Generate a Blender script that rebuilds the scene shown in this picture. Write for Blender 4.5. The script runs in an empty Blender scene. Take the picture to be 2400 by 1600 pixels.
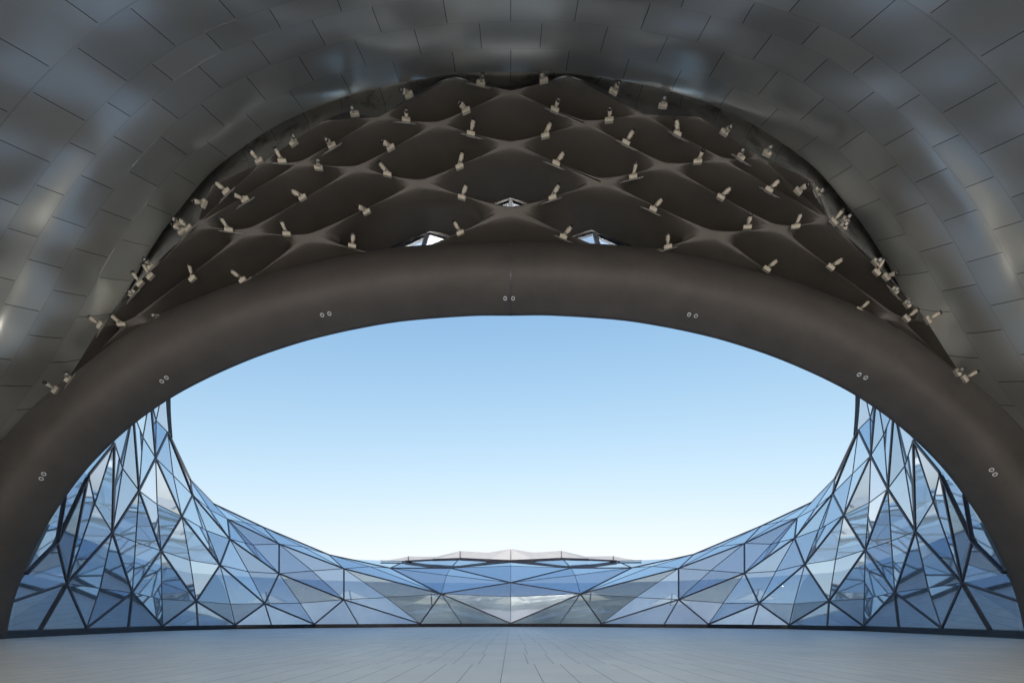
import bpy, bmesh, math, random
from mathutils import Vector, Matrix
from mathutils.bvhtree import BVHTree
R = math.radians
random.seed(7)
sc = bpy.context.scene
col = sc.collection

# ------------------------------------------------------------------ camera
F = 1100.0                                   # focal length for a 2400 px wide frame
YAW = 0.009
CX, CY = 1197 - F*math.tan(YAW), 1447.0
CAM = Vector((0, 0, 1.0))
cd = bpy.data.cameras.new('camera'); cam = bpy.data.objects.new('camera', cd); col.objects.link(cam)
cam.location = CAM
cam.rotation_euler = (R(90), 0, YAW)
cd.sensor_width = 36; cd.lens = F/2400*36
cd.shift_x = (1200-CX)/2400; cd.shift_y = (CY-800)/2400
cd.clip_start = 0.05; cd.clip_end = 5000
sc.camera = cam

# ------------------------------------------------------------------ sky, sun, exposure
SUN_EL, SUN_AZ = R(27), R(186)               # azimuth clockwise from +Y: behind the camera, a little left
w = bpy.data.worlds.new('World'); sc.world = w; w.use_nodes = True
nt = w.node_tree; bg = nt.nodes['Background']
sky = nt.nodes.new('ShaderNodeTexSky'); sky.sky_type = 'NISHITA'
sky.sun_disc = False; sky.sun_elevation = SUN_EL; sky.sun_rotation = SUN_AZ
sky.air_density = 1.0; sky.dust_density = 2.4; sky.ozone_density = 3.5
# the sky rolls off softly towards the bright horizon
def vm(op, a, b):
    n = nt.nodes.new('ShaderNodeVectorMath'); n.operation = op
    for i, x in enumerate((a, b)):
        if isinstance(x, tuple): n.inputs[i].default_value = x
        else: nt.links.new(x, n.inputs[i])
    return n.outputs[0]
gm = nt.nodes.new('ShaderNodeGamma'); gm.inputs[1].default_value = 1.6; nt.links.new(sky.outputs[0], gm.inputs[0])
den = vm('ADD', vm('MULTIPLY', gm.outputs[0], (.277, .315, .285)), (1, 1, 1))
nt.links.new(vm('DIVIDE', vm('MULTIPLY', gm.outputs[0], (1.172, 1.103, .98)), den), bg.inputs[0]); bg.inputs[1].default_value = 0.10
sd = bpy.data.lights.new('sun', 'SUN'); sun = bpy.data.objects.new('sun', sd); col.objects.link(sun)
sd.energy = 4.8; sd.angle = R(0.5); sd.color = (1, .90, .80)
sv = Vector((math.sin(SUN_AZ)*math.cos(SUN_EL), math.cos(SUN_AZ)*math.cos(SUN_EL), math.sin(SUN_EL)))
sun.rotation_euler = sv.to_track_quat('Z', 'Y').to_euler()
sun.location = (0, 0, 60)
vs = sc.view_settings
vs.view_transform = 'Standard'; vs.look = 'None'; vs.gamma = 1; vs.exposure = 1.9
if hasattr(sc, 'cycles'): sc.cycles.max_bounces = 10; sc.cycles.transparent_max_bounces = 12

# ------------------------------------------------------------------ helpers
def P(u, v, D):
    """point of the place seen at photo pixel (u,v), D metres in front of the camera"""
    a, b = (u-CX)/F, (CY-v)/F
    c, s = math.cos(YAW), math.sin(YAW)
    x, y = a*c - s, a*s + c
    k = D/y
    return Vector((x*k, D, CAM.z + b*k))

def mx(p): return Vector((-p.x, p.y, p.z))

def tag(o, label=None, cat=None, group=None, kind=None):
    if label: o['label'] = label
    if cat: o['category'] = cat
    if group: o['group'] = group
    if kind: o['kind'] = kind
    return o

def empty(name, loc=(0, 0, 0)):
    o = bpy.data.objects.new(name, None); col.objects.link(o); o.location = loc; o.empty_display_size = .3
    return o

def mesh_obj(name, verts, faces, mat, parent=None, smooth=False, uvs=None, world=True):
    me = bpy.data.meshes.new(name)
    if parent is not None and world:
        off = parent_loc(parent)
        verts = [Vector(v)-off for v in verts]
    me.from_pydata([tuple(v) for v in verts], [], faces)
    me.materials.append(mat)
    if uvs is not None:
        ul = me.uv_layers.new(name='UVMap')
        for l in me.loops: ul.data[l.index].uv = uvs[l.vertex_index]
    if smooth: me.polygons.foreach_set('use_smooth', [True]*len(me.polygons))
    me.update()
    o = bpy.data.objects.new(name, me); col.objects.link(o)
    if parent is not None: o.parent = parent
    return o

def parent_loc(p):
    l = Vector(p.location)
    while p.parent is not None:
        p = p.parent; l += Vector(p.location)
    return l

def box_verts(c, ax, ay, az):
    v = []
    for k in (-1, 1):
        for j in (-1, 1):
            for i in (-1, 1):
                v.append(c + ax*i + ay*j + az*k)
    f = [(0,2,3,1),(4,5,7,6),(0,1,5,4),(2,6,7,3),(0,4,6,2),(1,3,7,5)]
    return v, f

class MB:
    def __init__(s): s.v = []; s.f = []
    def add(s, v, f):
        n = len(s.v); s.v += list(v); s.f += [tuple(i+n for i in q) for q in f]; return s
    def beam(s, a, b, nrm, w, d, inset=0.0):
        """bar from a to b, w wide, d deep along nrm"""
        a, b = Vector(a), Vector(b); t = (b-a); L = t.length
        if L < 1e-4: return s
        t /= L; a = a + t*inset; b = b - t*inset
        n = (nrm - t*nrm.dot(t)); n = n.normalized() if n.length > 1e-5 else t.orthogonal().normalized()
        sd = t.cross(n).normalized()
        v, f = box_verts((a+b)/2, t*((b-a).length/2), sd*(w/2), n*(d/2))
        return s.add(v, f)
    def tube(s, pts, rad, n=10, cap=True):
        rings = []
        for i, p in enumerate(pts):
            p = Vector(p)
            a = Vector(pts[max(0, i-1)]); b = Vector(pts[min(len(pts)-1, i+1)])
            t = (b-a).normalized(); x = t.orthogonal().normalized(); y = t.cross(x)
            if i and rings:
                x = (px - t*px.dot(t)).normalized(); y = t.cross(x)
            px = x
            r = rad[i] if isinstance(rad, (list, tuple)) else rad
            rings.append([p + x*math.cos(2*math.pi*k/n)*r + y*math.sin(2*math.pi*k/n)*r for k in range(n)])
        v = [q for rg in rings for q in rg]; f = []
        for i in range(len(rings)-1):
            for k in range(n):
                k2 = (k+1) % n
                f.append((i*n+k, i*n+k2, (i+1)*n+k2, (i+1)*n+k))
        if cap:
            f.append(tuple(range(n-1, -1, -1))); f.append(tuple((len(rings)-1)*n+k for k in range(n)))
        return s.add(v, f)
    def build(s, name, mat, parent=None, smooth=False):
        return mesh_obj(name, s.v, s.f, mat, parent, smooth)

def cr(pts, t):
    """Catmull-Rom through pts (tuples or Vectors), t in 0..1"""
    n = len(pts)-1; x = min(max(t, 0), 1)*n; i = min(int(x), n-1); f = x-i
    g = lambda k: Vector(pts[k])
    p1, p2 = g(i), g(i+1)
    p0 = g(i-1) if i > 0 else p1*2-p2
    p3 = g(i+2) if i+2 <= n else p2*2-p1
    return ((p1*2) + (p2-p0)*f + (p0*2-p1*5+p2*4-p3)*f*f + (p1*3-p0-p2*3+p3)*f*f*f)*0.5

# ------------------------------------------------------------------ materials
def new_mat(name):
    m = bpy.data.materials.new(name); m.use_nodes = True
    return m, m.node_tree, m.node_tree.nodes['Principled BSDF']

def N(nt, typ, **kw):
    n = nt.nodes.new(typ)
    for k, v in kw.items(): setattr(n, k, v)
    return n

def math_(nt, op, a, b=None, c=None):
    n = nt.nodes.new('ShaderNodeMath'); n.operation = op
    for i, x in enumerate((a, b, c)):
        if x is None: continue
        if isinstance(x, (int, float)): n.inputs[i].default_value = x
        else: nt.links.new(x, n.inputs[i])
    return n.outputs[0]

def noise(nt, vec, scale, detail=3, rough=.5):
    n = nt.nodes.new('ShaderNodeTexNoise'); n.inputs['Scale'].default_value = scale
    n.inputs['Detail'].default_value = detail; n.inputs['Roughness'].default_value = rough
    if vec is not None: nt.links.new(vec, n.inputs['Vector'])
    return n

def mixc(nt, fac, a, b, mode='MIX'):
    n = nt.nodes.new('ShaderNodeMix'); n.data_type = 'RGBA'; n.blend_type = mode
    for s, x in ((0, fac), (6, a), (7, b)):
        if isinstance(x, (int, float)): n.inputs[s].default_value = x
        elif isinstance(x, tuple): n.inputs[s].default_value = (*x, 1) if len(x) == 3 else x
        else: nt.links.new(x, n.inputs[s])
    return n.outputs[2]

def ramp(nt, fac, a, b, c0=(0,0,0), c1=(1,1,1)):
    n = nt.nodes.new('ShaderNodeValToRGB'); e = n.color_ramp.elements
    e[0].position, e[1].position = a, b; e[0].color = (*c0, 1); e[1].color = (*c1, 1)
    nt.links.new(fac, n.inputs[0]); return n.outputs[0]

def bump(nt, bsdf, h, strength, dist):
    b = nt.nodes.new('ShaderNodeBump'); b.inputs['Strength'].default_value = strength; b.inputs['Distance'].default_value = dist
    nt.links.new(h, b.inputs['Height']); nt.links.new(b.outputs[0], bsdf.inputs['Normal']); return b

def simple(name, c, rough=.5, metal=0.0, var=.15, scale=2.0, bmp=0.0, spec=.5):
    m, nt, p = new_mat(name)
    tc = N(nt, 'ShaderNodeNewGeometry').outputs['Position']
    n = noise(nt, tc, scale, 5, .6)
    f = ramp(nt, n.outputs[0], .3, .7)
    d = tuple(x*(1-var) for x in c); l = tuple(min(1, x*(1+var)) for x in c)
    nt.links.new(mixc(nt, f, d, l), p.inputs['Base Color'])
    p.inputs['Roughness'].default_value = rough; p.inputs['Metallic'].default_value = metal
    p.inputs['Specular IOR Level'].default_value = spec
    if bmp: bump(nt, p, n.outputs[0], .5, bmp)
    return m

M_BRONZE = simple('bronze_coated_panel', (.078, .069, .063), .60, 0.0, .14, .8, 0.0, .4)
M_LATT = simple('dark_bronze_lattice', (.082, .073, .065), .46, 0.0, .16, .5, 0.0, .35)
M_MULL = simple('dark_grey_mullion', (.05, .052, .07), .4, .2, .1, 1.0)
M_BAR = simple('slate_glazing_bar', (.08, .095, .12), .35, .3, .1, 1.0)
M_BLACK = simple('black_plinth', (.008, .010, .016), .25, .0, .2, 1.0)
M_BEIGE = simple('beige_lamp_housing', (.52, .47, .39), .5, .0, .08, 9.0)
M_LAMPB = simple('black_lamp_hood', (.012, .012, .013), .35, .0, .1, 9.0)
M_LENS = simple('lamp_lens', (.25, .26, .26), .35, .0, .1, 9.0)
M_STEEL = simple('brushed_steel_trim', (.75, .75, .75), .35, .3, .05, 8.0)
M_CONDUIT = simple('grey_conduit', (.30, .29, .27), .45, .2, .1, 8.0)
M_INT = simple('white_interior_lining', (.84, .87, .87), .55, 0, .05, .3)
M_INTM = simple('lining_mid_as_reflection', (.26, .32, .35), .6, 0, .1, .3)  # mid step between the white lining and the bays darkened for reflections
M_INTD = simple('lining_dark_as_reflection', (.05, .072, .078), .6, 0, .1, .3)  # side lining coloured dark in place of the canopy reflected in the panes
M_FASCIA = simple('grey_green_fascia', (.030, .038, .042), .8, .0, .12, .8)
M_CREST2 = simple('warm_crest_cladding', (.115, .125, .14), .5, 0, .08, .8)
M_CREST = simple('pale_roof_cladding', (.55, .52, .50), .35, .2, .08, .8)

def glass_mat(name, tint, base_refl, rough=0.0):
    m = bpy.data.materials.new(name); m.use_nodes = True; nt = m.node_tree
    for n in list(nt.nodes): nt.nodes.remove(n)
    out = N(nt, 'ShaderNodeOutputMaterial')
    tr = N(nt, 'ShaderNodeBsdfTransparent')
    gl = N(nt, 'ShaderNodeBsdfGlossy'); gl.inputs['Roughness'].default_value = rough
    geo = N(nt, 'ShaderNodeNewGeometry')
    n1 = noise(nt, geo.outputs['Position'], .55, 2, .5)
    b = N(nt, 'ShaderNodeBump'); b.inputs['Strength'].default_value = .5; b.inputs['Distance'].default_value = .004
    nt.links.new(n1.outputs[0], b.inputs['Height'])
    nt.links.new(b.outputs[0], gl.inputs['Normal'])
    wnn = N(nt, 'ShaderNodeTexWhiteNoise', noise_dimensions='3D')
    sn = N(nt, 'ShaderNodeVectorMath', operation='SNAP'); nt.links.new(geo.outputs['True Normal'], sn.inputs[0]); sn.inputs[1].default_value = (.004, .004, .004)
    nt.links.new(sn.outputs[0], wnn.inputs['Vector'])
    lw = N(nt, 'ShaderNodeLayerWeight'); lw.inputs['Blend'].default_value = .5
    # dust: slightly milky film
    br = math_(nt, 'MULTIPLY_ADD', wnn.outputs[0], .16*base_refl, base_refl)
    fac = math_(nt, 'MINIMUM', math_(nt, 'MULTIPLY_ADD', math_(nt, 'POWER', lw.outputs['Facing'], .85), 1.0-base_refl, br), 1.0)
    nt.links.new(mixc(nt, wnn.outputs[0], (.46, .58, .74), (.82, .89, .95)), gl.inputs[0])
    nt.links.new(mixc(nt, wnn.outputs[0], tuple(x*.74 for x in tint), tuple(min(1, x*1.08) for x in tint)), tr.inputs[0])
    mix = N(nt, 'ShaderNodeMixShader'); nt.links.new(fac, mix.inputs[0])
    nt.links.new(tr.outputs[0], mix.inputs[1]); nt.links.new(gl.outputs[0], mix.inputs[2])
    df = N(nt, 'ShaderNodeBsdfDiffuse'); df.inputs[0].default_value = (.62, .72, .85, 1)
    n2 = noise(nt, geo.outputs['Position'], .9, 6, .65)
    dustf = math_(nt, 'MULTIPLY', ramp(nt, n2.outputs[0], .35, .8), .10)
    dustf = math_(nt, 'ADD', dustf, .05)
    mix2 = N(nt, 'ShaderNodeMixShader'); nt.links.new(dustf, mix2.inputs[0])
    nt.links.new(mix.outputs[0], mix2.inputs[1]); nt.links.new(df.outputs[0], mix2.inputs[2])
    nt.links.new(mix2.outputs[0], out.inputs[0])
    return m
M_GLASS = glass_mat('blue_facade_glass', (.50, .62, .69), .30, .035)
M_SKYLIGHT = glass_mat('skylight_glass', (.9, .95, 1.0), .05)

def shell_mat(name='brushed_metal_cladding', metal=.82, stain=False):
    m, nt, p = new_mat(name)
    uv = N(nt, 'ShaderNodeUVMap').outputs[0]
    sp = N(nt, 'ShaderNodeSeparateXYZ'); nt.links.new(uv, sp.inputs[0])
    x, y = sp.outputs[0], sp.outputs[1]          # x along the arch in panels, y in panel rows
    row = math_(nt, 'FLOOR', y)
    odd = math_(nt, 'MODULO', math_(nt, 'ADD', row, 40), 2)
    xs = math_(nt, 'MULTIPLY_ADD', odd, .5, x)
    colm = math_(nt, 'FLOOR', xs)
    fx = math_(nt, 'FRACT', xs); fy = math_(nt, 'FRACT', y)
    dx = math_(nt, 'MINIMUM', fx, math_(nt, 'SUBTRACT', 1, fx))
    dy = math_(nt, 'MINIMUM', fy, math_(nt, 'SUBTRACT', 1, fy))
    lx = math_(nt, 'LESS_THAN', dx, .0065)
    inr = math_(nt, 'GREATER_THAN', dy, .04)
    lx = math_(nt, 'MULTIPLY', lx, inr)
    ly = math_(nt, 'LESS_THAN', dy, .012)
    cmb = N(nt, 'ShaderNodeCombineXYZ'); nt.links.new(colm, cmb.inputs[0]); nt.links.new(row, cmb.inputs[1])
    wn = N(nt, 'ShaderNodeTexWhiteNoise', noise_dimensions='2D'); nt.links.new(cmb.outputs[0], wn.inputs['Vector'])
    geo = N(nt, 'ShaderNodeNewGeometry').outputs['Position']
    base = mixc(nt, wn.outputs[0], (.58, .605, .605), (.70, .715, .70))
    n1 = noise(nt, geo, .5, 6, .65)
    base = mixc(nt, math_(nt, 'MULTIPLY', ramp(nt, n1.outputs[0], .4, .75), .35), base, (.64, .57, .49))
    base = mixc(nt, math_(nt, 'MULTIPLY', ly, .22), base, (.12, .12, .12))
    base = mixc(nt, math_(nt, 'MULTIPLY', lx, .93), base, (.006, .006, .006))
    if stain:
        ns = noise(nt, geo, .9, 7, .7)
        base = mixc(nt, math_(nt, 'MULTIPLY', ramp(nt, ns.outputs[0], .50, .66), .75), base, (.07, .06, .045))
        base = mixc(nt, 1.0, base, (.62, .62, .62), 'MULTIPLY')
    nt.links.new(base, p.inputs['Base Color'])
    p.inputs['Metallic'].default_value = metal
    n3 = noise(nt, geo, 3.0, 4, .6)
    nt.links.new(math_(nt, 'MULTIPLY_ADD', n3.outputs[0], .06, .33), p.inputs['Roughness'])
    # each sheet is dented and tilted a little on its own
    tilt = math_(nt, 'MULTIPLY', math_(nt, 'SUBTRACT', wn.outputs[0], .5), fx)
    n2 = noise(nt, geo, .36, 0, .4)
    h = math_(nt, 'MULTIPLY_ADD', n2.outputs[0], 1.0, math_(nt, 'MULTIPLY', tilt, .05))
    bump(nt, p, h, 1.0, .7)
    return m
M_SHELL = shell_mat()
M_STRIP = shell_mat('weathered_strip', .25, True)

def ground_mat():
    m, nt, p = new_mat('stone_paving')
    geo = N(nt, 'ShaderNodeNewGeometry').outputs['Position']
    sp = N(nt, 'ShaderNodeSeparateXYZ'); nt.links.new(geo, sp.inputs[0])
    row = math_(nt, 'FLOOR', math_(nt, 'DIVIDE', math_(nt, 'ADD', sp.outputs[1], 1.4), 2.9))
    wr = N(nt, 'ShaderNodeTexWhiteNoise', noise_dimensions='1D'); nt.links.new(row, wr.inputs['W'])
    X = math_(nt, 'ADD', sp.outputs[0], .16)
    sgn = math_(nt, 'SIGN', X)
    xa = math_(nt, 'ABSOLUTE', X)
    off = math_(nt, 'MULTIPLY_ADD', wr.outputs[0], .16, -.02)
    xx = math_(nt, 'DIVIDE', math_(nt, 'SUBTRACT', xa, off), .56)
    fx = math_(nt, 'FRACT', math_(nt, 'ADD', xx, 20))
    dx = math_(nt, 'MINIMUM', fx, math_(nt, 'SUBTRACT', 1, fx))
    l1 = math_(nt, 'LESS_THAN', dx, .015)
    l1 = math_(nt, 'MULTIPLY', l1, math_(nt, 'GREATER_THAN', xa, .3))
    l0 = math_(nt, 'LESS_THAN', xa, .009)
    # cross joints, faint, about 1 m apart
    yy = math_(nt, 'DIVIDE', math_(nt, 'ADD', sp.outputs[1], 1.4), 2.9/3)
    fy = math_(nt, 'FRACT', yy); dy = math_(nt, 'MINIMUM', fy, math_(nt, 'SUBTRACT', 1, fy))
    l2 = math_(nt, 'MULTIPLY', math_(nt, 'LESS_THAN', dy, .006), .35)
    line = math_(nt, 'MAXIMUM', math_(nt, 'MAXIMUM', l1, l0), l2)
    cmb = N(nt, 'ShaderNodeCombineXYZ')
    nt.links.new(math_(nt, 'FLOOR', xx), cmb.inputs[0]); nt.links.new(math_(nt, 'FLOOR', yy), cmb.inputs[1]); nt.links.new(sgn, cmb.inputs[2])
    wn = N(nt, 'ShaderNodeTexWhiteNoise', noise_dimensions='3D'); nt.links.new(cmb.outputs[0], wn.inputs['Vector'])
    base = mixc(nt, wn.outputs[0], (.63, .65, .65), (.72, .73, .72))
    n1 = noise(nt, geo, .35, 6, .7); n2 = noise(nt, geo, 5.0, 8, .75)
    base = mixc(nt, math_(nt, 'MULTIPLY', ramp(nt, n1.outputs[0], .4, .72), .45), base, (.50, .52, .53))
    base = mixc(nt, math_(nt, 'MULTIPLY', ramp(nt, n2.outputs[0], .45, .75), .25), base, (.68, .68, .65))
    base = mixc(nt, math_(nt, 'MULTIPLY', line, .85), base, (.03, .03, .03))
    nt.links.new(base, p.inputs['Base Color'])
    nt.links.new(math_(nt, 'MULTIPLY_ADD', n1.outputs[0], .25, .22), p.inputs['Roughness'])
    bump(nt, p, math_(nt, 'ADD', n2.outputs[0], math_(nt, 'MULTIPLY', line, -2)), .35, .004)
    return m

# ------------------------------------------------------------------ ground
def ground():
    S = 1500.0; v = [(-S, -S, 0), (S, -S, 0), (S, S, 0), (-S, S, 0)]
    g = mesh_obj('ground', v, [(0, 1, 2, 3)], ground_mat())
    rd = mesh_obj('dark_ground_sheet', [(-400, -84, .004), (400, -84, .004), (400, -42, .004), (-400, -42, .004)], [(0, 1, 2, 3)], simple('dark_sheet', (.055, .055, .058), .85, 0, .2, 1.5))  # unseen dark sheet added to dim what the centre panes reflect
    tag(rd, 'dark sheet added on the ground behind the entrance to dim glass reflections', None, None, 'structure')
    tag(g, 'pale grey stone paving with long staggered joints', None, None, 'structure')
ground()

# ------------------------------------------------------------------ arch beam
RIM_IN = [(1197,740),(1100,741),(946,753),(837,771),(752,790),(684,809),(599,838),(518,872),(450,905),(402,932),(358,961),(320,989),(265,1036),(204,1099),(150,1170),(102,1245),(61,1330),(31,1415),(13,1500)]
RIM_OUT = [(1197,571),(1100,573),(1010,578),(867,592),(714,624),(571,663),(459,705),(357,750),(265,806),(163,888),(90,948),(31,1010),(-35,1095),(-90,1190),(-135,1290),(-160,1400),(-170,1520)]
def resample(poly, n):
    """n+1 points evenly spaced along a smooth curve"""
    dense = [cr([(*q, 0) for q in poly], i/400) for i in range(401)]
    L = [0]
    for i in range(400): L.append(L[-1] + (dense[i+1]-dense[i]).length)
    out = []; j = 0
    for k in range(n+1):
        t = L[-1]*k/n
        while j < 399 and L[j+1] < t: j += 1
        f = (t-L[j])/max(1e-6, L[j+1]-L[j]); q = dense[j].lerp(dense[j+1], min(1, max(0, f)))
        out.append((q.x, q.y))
    return out
NA = 64
rin, rout = resample(RIM_IN, NA), resample(RIM_OUT, NA)
def rim_v(u):
    """height in the photo of the beam's upper edge above column u"""
    if u > 1197: u = 2394-u
    for i in range(NA):
        a, b = rout[i], rout[i+1]
        if b[0] <= u <= a[0]:
            f = (u-a[0])/(b[0]-a[0]+1e-9); return a[1]+(b[1]-a[1])*f
    return rout[-1][1]
SEC = [(-.01, 22.9), (-.03, 22.1), (-.015, 21.5), (.04, 21.03), (.12, 20.78), (.22, 20.66), (.33, 20.68), (.46, 20.83), (.60, 21.08), (.74, 21.40), (.87, 21.76), (1.0, 22.15)]
def beam_section(i):
    a, b = rout[i], rin[i]
    out = []
    for k in range(28):
        q = cr([(s, d, 0) for s, d in SEC], k/27)
        s, d = q.x, q.y
        out.append(P(a[0]+(b[0]-a[0])*s, a[1]+(b[1]-a[1])*s, d))
    # back of the beam
    e = out[-1]; t = out[0]
    bk = e.lerp(t, .30); out.append(Vector((bk.x, 23.4, bk.z+.1)))
    bk = e.lerp(t, .75); out.append(Vector((bk.x, 24.2, bk.z+.1)))
    return out
beam = empty('arch_beam', (0, 21.5, 0))
tag(beam, 'wide dark bronze arch beam with rounded underside spanning the whole opening', 'arch')
BEAM_V, BEAM_F = [], []
def build_beam():
    secs = [beam_section(i) for i in range(NA+1)]
    # run the legs on into the ground
    n = len(secs[0])
    for side in (1, -1):
        v = []; f = []
        for s in secs:
            v += [(p if side == 1 else mx(p)) for p in s]
        for i in range(NA):
            for k in range(n):
                k2 = (k+1) % n
                q = (i*n+k, i*n+k2, (i+1)*n+k2, (i+1)*n+k)
                f.append(q if side == 1 else q[::-1])
        o = len(BEAM_V); BEAM_V.extend(v); BEAM_F.extend([tuple(x+o for x in q) for q in f])
        h = mesh_obj('arch_half', v, f, M_BRONZE, beam, True)
    # crown joint: thin dark seam line following the section
    s = beam_section(0); mb = MB()
    for k in range(2, 27):
        a, b = s[k], s[k+1]
        nn = (b-a).cross(Vector((1, 0, 0))).normalized()
        mb.beam(a + Vector((0, -.012, -.012)), b + Vector((0, -.012, -.012)), nn, .045, .02)
    mb.build('crown_joint', M_MULL, beam)
build_beam()
beam_bvh = BVHTree.FromPolygons([tuple(v) for v in BEAM_V], BEAM_F)

# recessed downlights, in pairs under the beam
DL = [(1184,699,'left one of the pair at the crown joint'),(1202.5,699,'right one of the pair at the crown joint'),
      (755,738,'outer one of the pair next left of the crown'),(772,734.5,'inner one of the pair next left of the crown'),
      (1615,737,'inner one of the pair next right of the crown'),(1631,740,'outer one of the pair next right of the crown'),
      (379,893,'lower one of the pair above the left glass peak'),(390,884.5,'upper one of the pair above the left glass peak'),
      (2013.5,877.5,'upper one of the pair above the right glass peak'),(2029,884.5,'lower one of the pair above the right glass peak'),
      (96.5,1121,'lower one of the pair near the left foot of the arch'),(102.5,1110,'upper one of the pair near the left foot of the arch'),
      (2324,1100.5,'upper one of the pair near the right foot of the arch'),(2332,1111,'lower one of the pair near the right foot of the arch')]
def downlights():
    for u, v, lab in DL:
        d = (P(u, v, 10)-CAM).normalized()
        hit, n, idx, dist = beam_bvh.ray_cast(CAM, d)
        if hit is None: continue
        if n.dot(d) > 0: n = -n
        e = empty('recessed_downlight', hit); tag(e, 'round steel downlight, ' + lab, 'downlight', 'recessed downlights in the underside of the arch beam')
        x = n.orthogonal().normalized(); y = n.cross(x); S = 20
        def ring(r, h): return [hit + x*math.cos(2*math.pi*k/S)*r + y*math.sin(2*math.pi*k/S)*r + n*h for k in range(S)]
        prof = [(.088, .003), (.088, .014), (.080, .020), (.056, .020), (.050, .010)]
        vv = [q for r, h in prof for q in ring(r, h)]; ff = []
        for i in range(len(prof)-1):
            for k in range(S):
                k2 = (k+1) % S; ff.append((i*S+k, i*S+k2, (i+1)*S+k2, (i+1)*S+k))
        mesh_obj('trim_ring', vv, ff, M_STEEL, e, True)
        vv = ring(.050, .008) + ring(.022, .004); ff = [(k, (k+1) % S, S+(k+1) % S, S+k) for k in range(S)]
        mesh_obj('baffle', vv, ff, M_LAMPB, e, True)
        vv = ring(.022, .006); mesh_obj('lens', vv, [tuple(range(S))], M_LENS, e)
downlights()

# ------------------------------------------------------------------ lattice ceiling
def lat_D(u, v):
    g = rim_v(u) - v
    return 21.6 - max(-60, g)/128.0
A0,A1,A2,A3 = (1197,217),(1197,340),(1197,496),(1197,700)
B0,B1,B2 = (1024,294),(985,431),(930,612)
C0,C1,C2,C3 = (888,278),(836,397),(724,557),(650,705)
D0,D1,D2 = (702,386),(578,547),(465,745)
E0,F0,G0,H0 = (616,383),(460,530),(296,762),(242,762)
CELLS = [  # top, left, bottom, right, mirrored too?, glazed back
    (A0,B0,A1,None,0,0), (A1,B1,A2,None,0,1), (A2,B2,(1197,655),None,0,0),
    (B0,C1,B1,A1,1,0), (B1,C2,B2,A2,1,1),
    (C0,D0,C1,B0,1,0), (C1,D1,C2,B1,1,0), (C2,D2,C3,B2,1,0),
    (D0,F0,D1,C1,1,0), (D1,G0,D2,C2,1,0), (F0,H0,G0,D1,1,0),
    (G0,(150,905),(250,880),D2,1,0), (H0,(168,880),(150,905),G0,1,0),
    ((1060,184),C0,B0,A0,1,0), ((760,286),E0,D0,C0,1,0),
    (E0,F0,(581,458),D0,1,0), (E0,(498,438),F0,(538,456.5),1,0), (F0,(322,668),H0,(351,646),1,0),
]
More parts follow.
